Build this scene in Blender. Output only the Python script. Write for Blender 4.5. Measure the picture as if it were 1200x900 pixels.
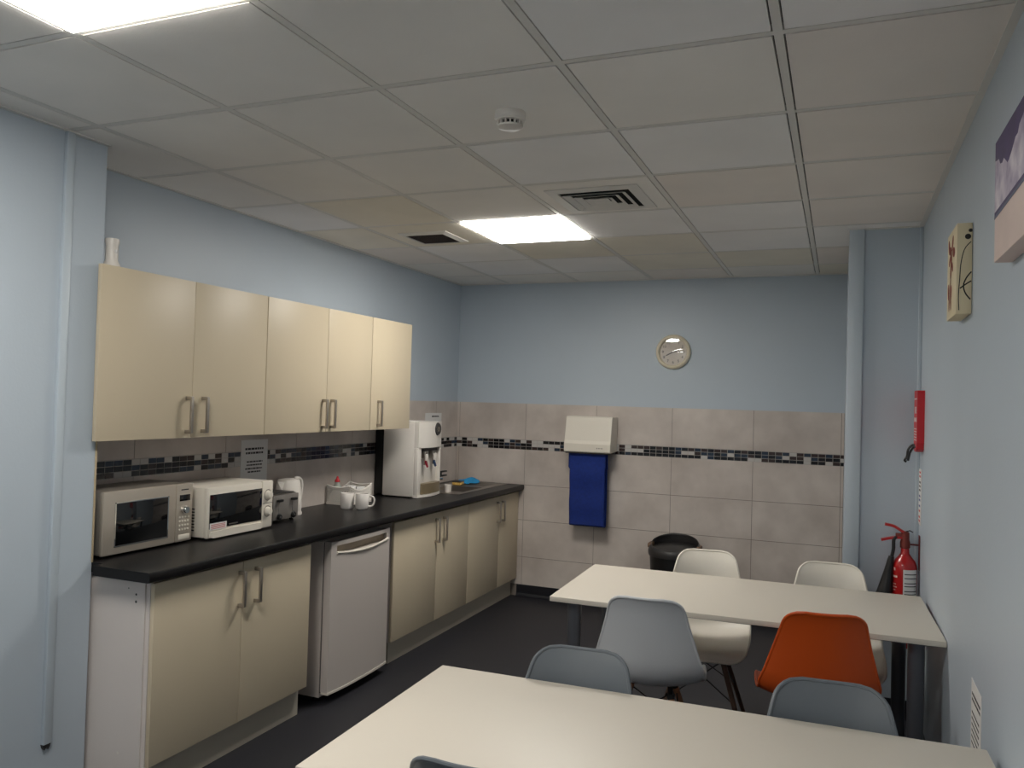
import bpy, bmesh, math, random
from mathutils import Vector, Matrix
random.seed(7)
PI = math.pi
SC = bpy.context.scene
COL = SC.collection
for o in list(bpy.data.objects):
    bpy.data.objects.remove(o, do_unlink=True)

# ------------------------------------------------------------------ camera, world, exposure
cd = bpy.data.cameras.new('camera')
cd.sensor_fit = 'HORIZONTAL'; cd.sensor_width = 36.0
cd.lens = 948.41 / 1200 * 36.0
cd.clip_start = 0.02; cd.clip_end = 60
cam = bpy.data.objects.new('camera', cd); COL.objects.link(cam)
def cam_axes(yaw, pitch, roll):
    cz, sz = math.cos(yaw), math.sin(yaw)
    f = Vector((sz*math.cos(pitch), cz*math.cos(pitch), math.sin(pitch)))
    r = Vector((cz, -sz, 0)); u = r.cross(f)
    return math.cos(roll)*r + math.sin(roll)*u, -math.sin(roll)*r + math.cos(roll)*u, f
cr, cu, cf = cam_axes(-0.38533393, 0.02076843, 0.02841664)
M = Matrix((cr, cu, -cf)).transposed().to_4x4()
M.translation = Vector((0.766, -2.178, 1.591))
cam.matrix_world = M
SC.camera = cam

world = bpy.data.worlds.new('room_air'); SC.world = world; world.use_nodes = True
world.node_tree.nodes['Background'].inputs[0].default_value = (0.02, 0.02, 0.022, 1)
world.node_tree.nodes['Background'].inputs[1].default_value = 0.2
SC.view_settings.view_transform = 'Standard'
SC.view_settings.look = 'None'
SC.view_settings.gamma = 1.0
SC.view_settings.use_curve_mapping = False
SC.view_settings.exposure = 0.0
LIGHT_STRENGTH = 30.5
LIGHT_COLOUR = (1.0, 0.96, 0.89)

CEIL = 2.565
XL, XK, XR = -1.965, -2.25, 1.156       # near left wall, kitchen wall, right wall
YB, YF = 4.036, -5.1                    # back wall, rear wall
YS = 0.185                              # where the near left wall ends and the kitchen alcove starts
YC, XC = 2.53, 0.80                     # boxed-out column at the right: front face, left corner

# ------------------------------------------------------------------ materials
def lin(c):
    return tuple(((v/255)/12.92 if v/255 <= .04045 else ((v/255+.055)/1.055)**2.4) for v in c)
def mat(name, rgb, rough=.5, metal=0., spec=.5, noise=0., nscale=8., bump=0., bscale=60., coat=0., detail=4., tint=None):
    m = bpy.data.materials.new(name); m.use_nodes = True
    nt = m.node_tree; b = nt.nodes['Principled BSDF']
    c = lin(rgb)
    b.inputs['Base Color'].default_value = (*c, 1)
    b.inputs['Roughness'].default_value = rough
    b.inputs['Metallic'].default_value = metal
    b.inputs['Specular IOR Level'].default_value = spec
    b.inputs['Coat Weight'].default_value = coat
    tc = None
    if noise or bump:
        tc = nt.nodes.new('ShaderNodeTexCoord')
    if noise:
        n = nt.nodes.new('ShaderNodeTexNoise'); n.inputs['Scale'].default_value = nscale; n.inputs['Detail'].default_value = detail
        nt.links.new(tc.outputs['Object'], n.inputs['Vector'])
        r = nt.nodes.new('ShaderNodeValToRGB')
        r.color_ramp.elements[0].position = .3; r.color_ramp.elements[1].position = .7
        c2 = lin(tint) if tint else tuple(min(1, v*(1+noise)) for v in c)
        c1 = c if tint else tuple(v*(1-noise) for v in c)
        r.color_ramp.elements[0].color = (*c1, 1); r.color_ramp.elements[1].color = (*c2, 1)
        nt.links.new(n.outputs['Fac'], r.inputs['Fac']); nt.links.new(r.outputs['Color'], b.inputs['Base Color'])
    if bump:
        n = nt.nodes.new('ShaderNodeTexNoise'); n.inputs['Scale'].default_value = bscale; n.inputs['Detail'].default_value = 3
        nt.links.new(tc.outputs['Object'], n.inputs['Vector'])
        bp = nt.nodes.new('ShaderNodeBump'); bp.inputs['Strength'].default_value = bump; bp.inputs['Distance'].default_value = .004
        nt.links.new(n.outputs['Fac'], bp.inputs['Height']); nt.links.new(bp.outputs['Normal'], b.inputs['Normal'])
    return m
def emit(name, rgb, s):
    m = bpy.data.materials.new(name); m.use_nodes = True
    nt = m.node_tree; nt.nodes.clear()
    e = nt.nodes.new('ShaderNodeEmission'); e.inputs[0].default_value = (*rgb, 1); e.inputs[1].default_value = s
    o = nt.nodes.new('ShaderNodeOutputMaterial'); nt.links.new(e.outputs[0], o.inputs[0])
    return m
def glass(name, tint=(1, 1, 1)):
    m = bpy.data.materials.new(name); m.use_nodes = True
    nt = m.node_tree; nt.nodes.clear()
    t = nt.nodes.new('ShaderNodeBsdfTransparent'); t.inputs[0].default_value = (*tint, 1)
    g = nt.nodes.new('ShaderNodeBsdfGlossy'); g.inputs['Roughness'].default_value = .02
    f = nt.nodes.new('ShaderNodeFresnel'); f.inputs[0].default_value = 1.5
    mx = nt.nodes.new('ShaderNodeMixShader'); o = nt.nodes.new('ShaderNodeOutputMaterial')
    nt.links.new(f.outputs[0], mx.inputs[0]); nt.links.new(t.outputs[0], mx.inputs[1]); nt.links.new(g.outputs[0], mx.inputs[2])
    nt.links.new(mx.outputs[0], o.inputs[0])
    return m

m_wall = mat('blue_wall_paint', (187, 198, 208), .42, spec=.4, noise=.025, nscale=1.6, bump=.12, bscale=90)
m_trimw = mat('blue_trim_paint', (190, 201, 210), .4)
m_tile = mat('concrete_look_tile', (182, 171, 163), .38, noise=.5, nscale=3.6, tint=(214, 204, 196), bump=.04, bscale=14, detail=6)
m_grout = mat('grout', (128, 118, 110), .8)
m_mblack = mat('mosaic_black', (24, 24, 28), .15)
m_mbrown = mat('mosaic_brown', (62, 50, 48), .15)
m_mblue = mat('mosaic_slate', (44, 56, 72), .15)
m_mwhite = mat('mosaic_pale', (196, 192, 188), .2)
m_skirt = mat('black_vinyl_skirting', (26, 26, 32), .4)
m_floor = mat('black_safety_floor', (36, 36, 42), .5, noise=.25, nscale=160, bump=.06, bscale=220, detail=2)
m_ct = [mat('ceiling_tile', (245, 241, 235), .9, spec=.1, noise=.03, nscale=2.5, bump=.1, bscale=130),
        mat('ceiling_tile_pale', (246, 244, 242), .9, spec=.1, noise=.03, nscale=2.5, bump=.1, bscale=130),
        mat('ceiling_tile_yellowed', (238, 232, 219), .9, spec=.1, noise=.05, nscale=2.2, bump=.1, bscale=130),
        mat('ceiling_tile_pinkish', (241, 234, 227), .9, spec=.1, noise=.03, nscale=2.5, bump=.1, bscale=130)]
m_tbar = mat('ceiling_grid_steel', (226, 223, 217), .5)
m_plenum = mat('unlit_void_black', (20, 20, 20), .9)  # black put in for unlit space above the tiles and in the vents
m_cream = mat('cream_cabinet_door', (208, 194, 168), .42, spec=.4)
m_cside = mat('white_melamine', (216, 208, 203), .45)
m_cedge = mat('cabinet_edge', (190, 172, 140), .5)
m_plinth = mat('cabinet_plinth', (196, 188, 172), .5)
m_steel = mat('brushed_steel', (165, 158, 150), .32, metal=1.)
m_handle = mat('brushed_nickel', (176, 168, 158), .38, metal=.9)
m_chrome = mat('chrome', (215, 215, 215), .08, metal=1.)
m_top = mat('black_worktop', (20, 19, 20), .36, spec=.3, noise=.3, nscale=90, bump=.03, bscale=120)
m_white = mat('white_plastic', (226, 220, 212), .35)
m_cwhite = mat('creamy_plastic', (226, 219, 206), .35)
m_fridge = mat('fridge_white', (206, 197, 190), .32)
m_black = mat('black_plastic', (18, 18, 19), .4)
m_dark = mat('dark_grey_plastic', (52, 50, 50), .4)
m_bglass = mat('black_glass', (6, 7, 9), .06, coat=.5)
m_silver = mat('silver_paint', (192, 182, 168), .32, metal=.45)
m_silver2 = mat('silver_side', (140, 133, 124), .4, metal=.4)
m_paper = mat('paper', (226, 224, 222), .7)
m_ink = mat('print_ink', (50, 48, 50), .7)
m_redink = mat('red_print', (190, 60, 50), .7)
m_table = mat('white_laminate', (217, 209, 196), .45, spec=.4)
m_tedge = mat('laminate_edge', (214, 208, 202), .45)
m_leg = mat('grey_table_leg', (92, 94, 100), .35, metal=.4)
m_ch_grey = mat('light_grey_shell', (206, 208, 211), .42)
m_ch_dgrey = mat('slate_grey_shell', (102, 108, 114), .42)
m_ch_white = mat('white_shell', (232, 226, 214), .4)
m_ch_org = mat('orange_shell', (208, 84, 26), .42)
m_wood = mat('beech_leg', (176, 124, 88), .45, noise=.18, nscale=30)
m_dwood = mat('dark_wood_leg', (92, 68, 54), .45, noise=.18, nscale=30)
m_wire = mat('black_wire', (14, 14, 15), .4)
m_blue = mat('blue_towel', (16, 44, 122), .85, noise=.12, nscale=50, bump=.35, bscale=420)
m_red = mat('extinguisher_red', (176, 22, 26), .28, coat=.3)
m_redp = mat('red_pouch', (198, 30, 42), .4)
m_clockr = mat('cream_clock_rim', (230, 220, 196), .35)
m_clockf = mat('clock_face', (216, 206, 194), .5)
m_glass = glass('clear_glass')
m_cgl = mat('cooler_brown', (122, 108, 84), .35)
m_yel = mat('yellow_sponge', (214, 176, 96), .8, noise=.1, nscale=60)
m_cyan = mat('blue_cloth', (40, 150, 208), .8, noise=.12, nscale=60)
m_tan = mat('tan_card', (120, 96, 78), .7)
m_canvas_cream = mat('cream_canvas', (226, 212, 178), .7)
m_dred = mat('russet_paint', (140, 62, 42), .7)
m_olive = mat('dark_stem_paint', (44, 40, 36), .7)
m_sand = mat('pale_sand_print', (226, 205, 196), .6, noise=.06, nscale=6)
m_purple = mat('violet_print', (62, 44, 96), .55, noise=.2, nscale=9)
m_lav = mat('lavender_print', (150, 136, 168), .55, noise=.3, nscale=16, tint=(226, 218, 226))
m_greyblue = mat('slate_print', (96, 100, 124), .6)
m_light = emit('light_diffuser', LIGHT_COLOUR, LIGHT_STRENGTH)
m_pot = mat('white_ceramic', (228, 222, 216), .22)
m_bottle = mat('clear_bottle', (170, 176, 166), .15)
m_teal = mat('blue_plug', (60, 110, 150), .4)

# ------------------------------------------------------------------ mesh builder
class MB:
    def __init__(s):
        s.v = []; s.f = []; s.m = []; s.sm = []
    def add(s, vs, fs, mi=0, smooth=False):
        o = len(s.v)
        s.v += [tuple(v) for v in vs]
        s.f += [tuple(i+o for i in f) for f in fs]
        s.m += [mi]*len(fs); s.sm += [smooth]*len(fs)
        return s
    def bm(s, bm, mi=0, smooth=False):
        bm.verts.index_update()
        vs = [v.co[:] for v in bm.verts]; fs = [[v.index for v in f.verts] for f in bm.faces]
        s.add(vs, fs, mi, smooth); bm.free(); return s
    def box(s, x0, x1, y0, y1, z0, z1, bev=0., mi=0, seg=2, mtx=None):
        bm = bmesh.new()
        bmesh.ops.create_cube(bm, size=1)
        for v in bm.verts:
            v.co = Vector(((x0+x1)/2+v.co.x*(x1-x0), (y0+y1)/2+v.co.y*(y1-y0), (z0+z1)/2+v.co.z*(z1-z0)))
        if bev:
            bmesh.ops.bevel(bm, geom=list(bm.edges), offset=bev, segments=seg, affect='EDGES', profile=.5)
        if mtx: bmesh.ops.transform(bm, matrix=mtx, verts=bm.verts)
        return s.bm(bm, mi, bool(bev))
    def cyl(s, p0, p1, r0, r1=None, seg=20, mi=0, cap=True):
        r1 = r0 if r1 is None else r1
        p0 = Vector(p0); p1 = Vector(p1); d = (p1-p0).normalized()
        a = d.orthogonal().normalized(); b = d.cross(a)
        vs = []
        for p, r in ((p0, r0), (p1, r1)):
            for i in range(seg):
                t = 2*PI*i/seg
                vs.append(p+(a*math.cos(t)+b*math.sin(t))*r)
        s.add(vs, [(i, (i+1) % seg, seg+(i+1) % seg, seg+i) for i in range(seg)], mi, True)
        if cap:
            s.add(vs, [tuple(range(seg))[::-1], tuple(range(seg, 2*seg))], mi, False)
        return s
    def lathe(s, prof, c=(0, 0, 0), axis='z', seg=32, mi=0, mtx=None):
        vs = []; n = len(prof)
        for i in range(seg):
            t = 2*PI*i/seg
            for (r, h) in prof:
                if axis == 'z': p = (c[0]+r*math.cos(t), c[1]+r*math.sin(t), c[2]+h)
                elif axis == 'y': p = (c[0]+r*math.cos(t), c[1]+h, c[2]+r*math.sin(t))
                else: p = (c[0]+h, c[1]+r*math.cos(t), c[2]+r*math.sin(t))
                vs.append(Vector(p) if mtx is None else mtx @ Vector(p))
        fs = []
        for i in range(seg):
            j = (i+1) % seg
            for k in range(n-1):
                fs.append((i*n+k, j*n+k, j*n+k+1, i*n+k+1))
        return s.add(vs, fs, mi, True)
    def tube(s, pts, r, seg=8, mi=0, closed=False, r1=None):
        pts = [Vector(p) for p in pts]; n = len(pts); vs = []; prev = None
        for i, p in enumerate(pts):
            if closed: d = pts[(i+1) % n]-pts[i-1]
            else: d = pts[min(i+1, n-1)]-pts[max(i-1, 0)]
            d.normalize()
            a = d.orthogonal().normalized() if prev is None else (prev-d*prev.dot(d)).normalized()
            prev = a; b = d.cross(a)
            rr = r if r1 is None else r+(r1-r)*i/(n-1)
            for k in range(seg):
                t = 2*PI*k/seg
                vs.append(p+(a*math.cos(t)+b*math.sin(t))*rr)
        fs = []
        for i in range(n if closed else n-1):
            j = (i+1) % n
            for k in range(seg):
                l = (k+1) % seg
                fs.append((i*seg+k, i*seg+l, j*seg+l, j*seg+k))
        s.add(vs, fs, mi, True)
        if not closed:
            s.add(vs, [tuple(range(seg))[::-1], tuple(range((n-1)*seg, n*seg))], mi)
        return s
    def prism(s, poly, axis, a0, a1, mi=0, smooth=False):
        def P(u, v, a):
            return {'x': (a, u, v), 'y': (u, a, v), 'z': (u, v, a)}[axis]
        n = len(poly)
        vs = [P(u, v, a0) for u, v in poly]+[P(u, v, a1) for u, v in poly]
        s.add(vs, [(i, (i+1) % n, n+(i+1) % n, n+i) for i in range(n)], mi, smooth)
        s.add(vs, [tuple(range(n))[::-1], tuple(range(n, 2*n))], mi)
        return s
    def quad(s, a, b, c, d, mi=0):
        return s.add([a, b, c, d], [(0, 1, 2, 3)], mi)
    def text(s, txt, size, mtx, mi=0, depth=.0006, align='CENTER'):
        cu_ = bpy.data.curves.new('lettering', 'FONT'); cu_.body = txt; cu_.size = size
        cu_.align_x = align; cu_.align_y = 'CENTER'; cu_.extrude = depth; cu_.resolution_u = 3
        ob = bpy.data.objects.new('lettering', cu_); COL.objects.link(ob)
        dg = bpy.context.evaluated_depsgraph_get(); dg.update()
        me = ob.evaluated_get(dg).to_mesh()
        s.add([mtx @ v.co for v in me.vertices], [tuple(p.vertices) for p in me.polygons], mi)
        ob.evaluated_get(dg).to_mesh_clear()
        bpy.data.objects.remove(ob); bpy.data.curves.remove(cu_)
        return s
    def build(s, name, mats, parent=None, origin=None):
        if not isinstance(mats, (list, tuple)): mats = [mats]
        if parent is not None:
            off = Vector(); p = parent
            while p: off += p.location; p = p.parent
        elif origin is not None: off = Vector(origin)
        else:
            xs = [v[0] for v in s.v]; ys = [v[1] for v in s.v]; zs = [v[2] for v in s.v]
            off = Vector(((min(xs)+max(xs))/2, (min(ys)+max(ys))/2, min(zs)))
        me = bpy.data.meshes.new(name)
        me.from_pydata([(v[0]-off.x, v[1]-off.y, v[2]-off.z) for v in s.v], [], s.f)
        for m in mats: me.materials.append(m)
        me.polygons.foreach_set('material_index', s.m)
        me.polygons.foreach_set('use_smooth', s.sm)
        bm = bmesh.new(); bm.from_mesh(me); bmesh.ops.recalc_face_normals(bm, faces=bm.faces)
        for e in bm.edges:
            if len(e.link_faces) == 2 and e.calc_face_angle(0) > .7: e.smooth = False
        bm.to_mesh(me); bm.free(); me.update()
        o = bpy.data.objects.new(name, me); COL.objects.link(o)
        if parent is not None: o.parent = parent
        else: o.location = off
        return o
def tag(o, label=None, cat=None, group=None, kind=None):
    if label: o['label'] = label
    if cat: o['category'] = cat
    if group: o['group'] = group
    if kind: o['kind'] = kind
    return o
def thing(name, loc, label, cat, group=None):
    e = bpy.data.objects.new(name, None); COL.objects.link(e); e.location = loc; e.empty_display_size = .1
    return tag(e, label, cat, group)
def struct(o, label=None, cat=None):
    return tag(o, label, cat, kind='structure')
def copy_tree(o, parent=None):
    c = o.copy(); COL.objects.link(c)
    if parent is not None: c.parent = parent
    for ch in list(o.children): copy_tree(ch, c)
    return c

# ------------------------------------------------------------------ room shell
struct(MB().box(-2.6, 1.5, YF-.2, YB+.2, -.1, 0).build('floor', m_floor), 'black speckled safety vinyl floor of the break room', 'floor')

# ceiling: lay-in tiles on a 600 mm grid, steel tee bars, real cut-outs for lights; vents get black plates as shade
cb = MB()
LIGHTS = [(-2, -2), (-2, 3), (-2, -8)]             # grid cells of the light panels; the last is added, unseen fill
VENT4 = (-1, 2)                          # cell of the four-way diffuser
for i in range(-4, 2):
    for j in range(-9, 7):
        x0, x1 = max(i*.6, -2.27), min(i*.6+.6, XR+.02)
        y0, y1 = max(j*.6, YF-.02), min(j*.6+.6, YB+.02)
        if x1-x0 < .03 or y1-y0 < .03 or (i, j) in LIGHTS: continue
        k = random.choices([0, 1, 2, 3], [6, 2, 1.2, 2])[0]
        k = {(-4, 2): 1, (-3, 2): 2, (-3, 3): 2, (-4, 3): 2, (0, 3): 1, (0, 4): 1, (-1, 3): 1, (0, 5): 2, (1, 0): 3, (1, 1): 3, (1, 2): 3,
             (1, 3): 3, (0, 2): 3, (0, 0): 0, (-1, 0): 0, (-1, 1): 1, (-1, -1): 0, (-2, 0): 0, (-1, 5): 2, (1, -1): 1}.get((i, j), k)
        g = .0168
        gl, gr = (g if x0 > -2.26 else 0), (g if x1 < XR else 0)
        gb, gt = (g if y0 > YF else 0), (g if y1 < YB else 0)
        cb.box(x0+gl, x1-gr, y0+gb, y1-gt, CEIL-.0003, CEIL+.015, mi=k)
for i in range(-3, 2):
    cb.box(i*.6-.012, i*.6+.012, YF, YB, CEIL, CEIL+.02, mi=4)
for j in range(-8, 7):
    cb.box(-2.26, XR, j*.6-.012, j*.6+.012, CEIL+.0004, CEIL+.02, mi=4)
cb.box(-2.4, 1.3, YF-.1, YB+.1, CEIL+.06, CEIL+.09, mi=5)
for (x0, x1, y0, y1) in ((XR-.022, XR, YF, YC), (XK, XC, YB-.022, YB), (XL, XL+.022, YF, YS), (XK, XK+.022, YS, YB), (XC, XR, YC-.022, YC)):
    cb.box(x0, x1, y0, y1, CEIL-.005, CEIL+.012, mi=4)
struct(cb.build('ceiling', m_ct+[m_tbar, m_plenum]), 'suspended ceiling of square off-white tiles in a steel grid', 'ceiling')

struct(MB().box(-2.45, XL, YF-.1, YS, 0, CEIL).build('wall_left', m_wall), 'pale blue wall nearest the camera beside the kitchen units', 'wall')
struct(MB().box(XR, XR+.15, YF-.1, YB+.1, 0, CEIL).build('wall_right', m_wall), 'pale blue long wall with the two canvases', 'wall')
struct(MB().box(XL-.02, XR, YF-.15, YF, 0, CEIL).build('wall_rear', m_wall), 'pale blue wall behind the camera', 'wall')
struct(MB().box(XC+.065, XR, YC, YB+.1, 0, CEIL).box(XC, XC+.066, YC, YB, 0, CEIL).build('wall_column', m_wall), 'pale blue boxed-out corner behind the fire extinguisher', 'wall')

# tiled walls: blue plaster above, tile cladding with a mosaic band below
TZ = [(.095, .3175), (.3215, .6175), (.6215, .9035), (.9075, 1.192), (1.276, 1.571)]
def tile_cols(a0, a1, start):
    xs = [start+.6*k for k in range(-10, 12)]
    xs = [a0]+[x for x in xs if a0+.01 < x < a1-.01]+[a1]
    return [(xs[i]+(.0018 if i else 0), xs[i+1]-.0018) for i in range(len(xs)-1)]
MOS = [0, 0, 0, 1, 1, 2, 2, 0, 3]
def clad(b, axis, a0, a1, start, face, out, holes=None):
    def bx(u0, u1, d0, d1, z0, z1, mi):
        d0, d1 = min(d0, d1), max(d0, d1)
        if axis == 'x': b.box(u0, u1, d0, d1, z0, z1, mi=mi)
        else: b.box(d0, d1, u0, u1, z0, z1, mi=mi)
    bx(a0, a1, face, face+out*.0055, .0, 1.570, 2)
    bx(a0, a1, face+out*.0054, face+out*.0062, 1.192, 1.276, 7)
    for (z0, z1) in TZ:
        for (u0, u1) in tile_cols(a0, a1, start):
            bx(u0, u1, face+out*.0055, face+out*.008, z0, z1, 1)
    w, h = .0487, .0265
    n = int((a1-a0)/w)+1
    for row in range(3):
        for k in range(n):
            u0 = a0+k*w; u1 = min(u0+w-.0034, a1)
            if u1-u0 < .006: continue
            mi = random.choices([3, 4, 5, 6], [5, 3.2, 2.6, 2.6])[0]
            bx(u0, u1, face+out*.0055, face+out*.0078, 1.1945+row*h, 1.1945+row*h+h-.003, mi)
tm = [m_wall, m_tile, m_grout, m_mblack, m_mbrown, m_mblue, m_mwhite, mat('mosaic_grout', (172, 165, 158), .8)]
wb = MB().box(XK-.2, XR+.15, YB, YB+.15, 0, CEIL)
clad(wb, 'x', XK+.008, XC, -1.62, YB, -1)
struct(wb.build('wall_back', tm), 'far wall, pale blue above grey stone-look tiles with a mosaic band', 'wall')
wk = MB().box(XK-.2, XK, YS, YB+.05, 0, CEIL)
clad(wk, 'y', YS, YB-.008, .634, XK, 1)
struct(wk.build('wall_kitchen', tm), 'tiled splashback wall behind the worktop and wall cupboards', 'wall')
# coved vinyl skirtings
def skirt(name, axis, a0, a1, face, out, label):
    p = [(face, 0), (face+out*.03, 0), (face+out*.014, .006), (face+out*.006, .025), (face+out*.005, .095), (face, .095)]
    if axis == 'x': o = MB().prism(p, 'x', a0, a1, smooth=False)
    else: o = MB().add([(u, a, z) for a in (a0, a1) for (u, z) in p], [(i, (i+1) % 6, 6+(i+1) % 6, 6+i) for i in range(6)]+[tuple(range(6)), tuple(range(6, 12))])
    struct(o.build(name, m_skirt), label, 'baseboard')
skirt('baseboard_back', 'x', -1.66, XC, YB-.008, -1, 'black vinyl skirting under the tiled far wall')
skirt('baseboard_column', 'x', XC, XR-.03, YC, -1, 'black vinyl skirting along the boxed-out corner')
skirt('baseboard_right', 'y', YF, YC-.03, XR, -1, 'black vinyl skirting along the wall with the canvases')
skirt('baseboard_left', 'y', YF, YS, XL, 1, 'black vinyl skirting along the near blue wall')

# flat trunking on the column corner, thin strips
t = MB().box(XC-.002, XC+.072, YC-.022, YC, .1, CEIL-.004, .003)
struct(t.build('trim_1', m_trimw), 'pale vertical cover strip on the edge of the boxed-out corner', 'trim')
t = MB().box(XR-.018, XR, YC-.014, YC, .1, CEIL-.004, .003)
struct(t.build('trim_2', m_trimw), 'thin pale strip down the inside corner behind the extinguisher', 'trim')
t = MB().box(XL-.004, XL+.004, YS-.003, YS+.004, .906, 1.386, .001)
struct(t.build('trim_3', m_cedge), 'thin cream tile edge strip on the wall corner beside the microwave', 'trim')
t = thing('cable_trunking', (XL+.01, .012, .245), 'narrow blue painted cable trunking running down the near wall', 'trunking')
MB().box(XL, XL+.018, -.008, .026, .262, CEIL-.004, .003).build('cover', m_trimw, t)
MB().prism([(-.008, .262), (.026, .262), (.022, .248), (.016, .24), (.009, .252), (.002, .24), (-.004, .248)], 'x', XL, XL+.012).build('end_cap', m_dark, t)

# ------------------------------------------------------------------ tables (largest furniture)
def table(name, c, L, W, rot, label):
    r = thing(name, (0, 0, 0), label, 'table', 'white canteen tables')
    MB().box(-L/2, L/2, -W/2, W/2, .713, .735, .0025).build('tabletop', m_table, r)
    fr = MB()
    for sx in (-1, 1): fr.box(sx*(L/2-.125)-.02, sx*(L/2-.125)+.02, -W/2+.09, W/2-.09, .69, .713)
    for sy in (-1, 1): fr.box(-L/2+.125, L/2-.125, sy*(W/2-.1)-.012, sy*(W/2-.1)+.012, .69, .713)
    fr.build('under_frame', m_leg, r)
    for sx in (-1, 1):
        for sy in (-1, 1):
            x, y = sx*(L/2-.095), sy*(W/2-.075)
            g = MB().cyl((x, y, .012), (x, y, .70), .029, .031, 24).lathe([(.045, .7), (.045, .713), (0, .713)], (x, y, 0), seg=24).build('leg', m_leg, r)
            MB().lathe([(0, 0), (.026, 0), (.028, .006), (.028, .013), (0, .013)], (x, y, 0), seg=20).build('foot', m_black, g)
    r.location = (c[0], c[1], 0); r.rotation_euler = (0, 0, math.radians(rot))
    return r
table('canteen_table', (.363, 1.638), 1.56, .79, 1.7, 'white rectangular table further away, beside the fire extinguisher')
table('canteen_table', (.374, -.195), 1.535, .79, 1.5, 'white rectangular table nearest the camera, partly cut off')

# ------------------------------------------------------------------ shell chairs
PROF = [(.247, .395), (.240, .424), (.212, .441), (.11, .438), (.01, .431), (-.07, .434), (-.132, .452), (-.172, .488),
        (-.195, .54), (-.208, .61), (-.222, .69), (-.242, .77), (-.266, .825)]
HW = [.180, .193, .205, .216, .221, .222, .222, .221, .210, .191, .168, .148, .132]
LIFT = [0, .002, .006, .020, .032, .042, .055, .062, .058, .050, .040, .028, .018]
def catmull(P, n):
    out = []
    m = len(P)
    for q in range(n+1):
        t = q/n*(m-1); i = min(int(t), m-2); s = t-i
        p0, p1, p2, p3 = P[max(i-1, 0)], P[i], P[i+1], P[min(i+2, m-1)]
        f = lambda a, b, c, d: .5*((2*b)+(-a+c)*s+(2*a-5*b+4*c-d)*s*s+(-a+3*b-3*c+d)*s**3)
        out.append(tuple(f(*z) for z in zip(p0, p1, p2, p3)) if isinstance(P[0], tuple) else f(p0, p1, p2, p3))
    return out
def shell_mesh():
    nv, nu = 60, 28
    C = catmull(PROF, nv); H = catmull(HW, nv); L = catmull(LIFT, nv)
    S = [0]
    for i in range(nv): S.append(S[-1]+math.dist(C[i], C[i+1]))
    tot = S[-1]
    grid = []
    for i in range(nv+1):
        a, b = C[max(i-1, 0)], C[min(i+1, nv)]
        d = Vector((b[0]-a[0], b[1]-a[1])).normalized()
        nrm = Vector((d.y, -d.x))               # towards the sitter
        if i == 0: nrm = nrm
        w = H[i]
        rt, rf = .06, .05
        e = tot-S[i]
        if e < rt: w = w-rt+math.sqrt(max(0, rt*rt-(rt-e)**2))
        if S[i] < rf: w = w-rf+math.sqrt(max(0, rf*rf-(rf-S[i])**2))
        row = []
        for j in range(nu+1):
            u = -1+2*j/nu
            u = math.sin(u*PI/2)*.35+u*.65
            x = u*w
            l = L[i]*abs(x/H[i])**2.3
            row.append(Vector((x, C[i][0]-nrm.x*-l if False else C[i][0]+nrm.x*l, C[i][1]+nrm.y*l)))
        grid.append(row)
    # front curve of the seat: a slightly bowed lip
    b = MB()
    N = [[None]*(nu+1) for _ in range(nv+1)]
    for i in range(nv+1):
        for j in range(nu+1):
            du = grid[i][min(j+1, nu)]-grid[i][max(j-1, 0)]
            dv = grid[min(i+1, nv)][j]-grid[max(i-1, 0)][j]
            n = du.cross(dv)
            N[i][j] = n.normalized() if n.length > 1e-9 else Vector((0, 0, 1))
    W_ = nu+1
    top = [p for row in grid for p in row]
    th = .006
    bot = [grid[i][j]+N[i][j]*th for i in range(nv+1) for j in range(nu+1)]
    # choose the outward side: away from the sitter (down at the seat)
    mid = (nv//3)*W_+nu//2
    if bot[mid].z > top[mid].z: bot = [grid[i][j]-N[i][j]*th for i in range(nv+1) for j in range(nu+1)]
    fs = [(i*W_+j, i*W_+j+1, (i+1)*W_+j+1, (i+1)*W_+j) for i in range(nv) for j in range(nu)]
    b.add(top+bot, fs+[tuple(k+len(top) for k in f)[::-1] for f in fs], 0, True)
    rim = [(0, j) for j in range(nu)]+[(i, nu) for i in range(nv)]+[(nv, j) for j in range(nu, 0, -1)]+[(i, 0) for i in range(nv, 0, -1)]
    pts = []
    for (i, j) in rim:
        p = (top[i*W_+j]+bot[i*W_+j])/2
        if not pts or (p-pts[-1]).length > .004: pts.append(p)
    b.tube(pts, .0062, 8, closed=True)
    return b
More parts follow.
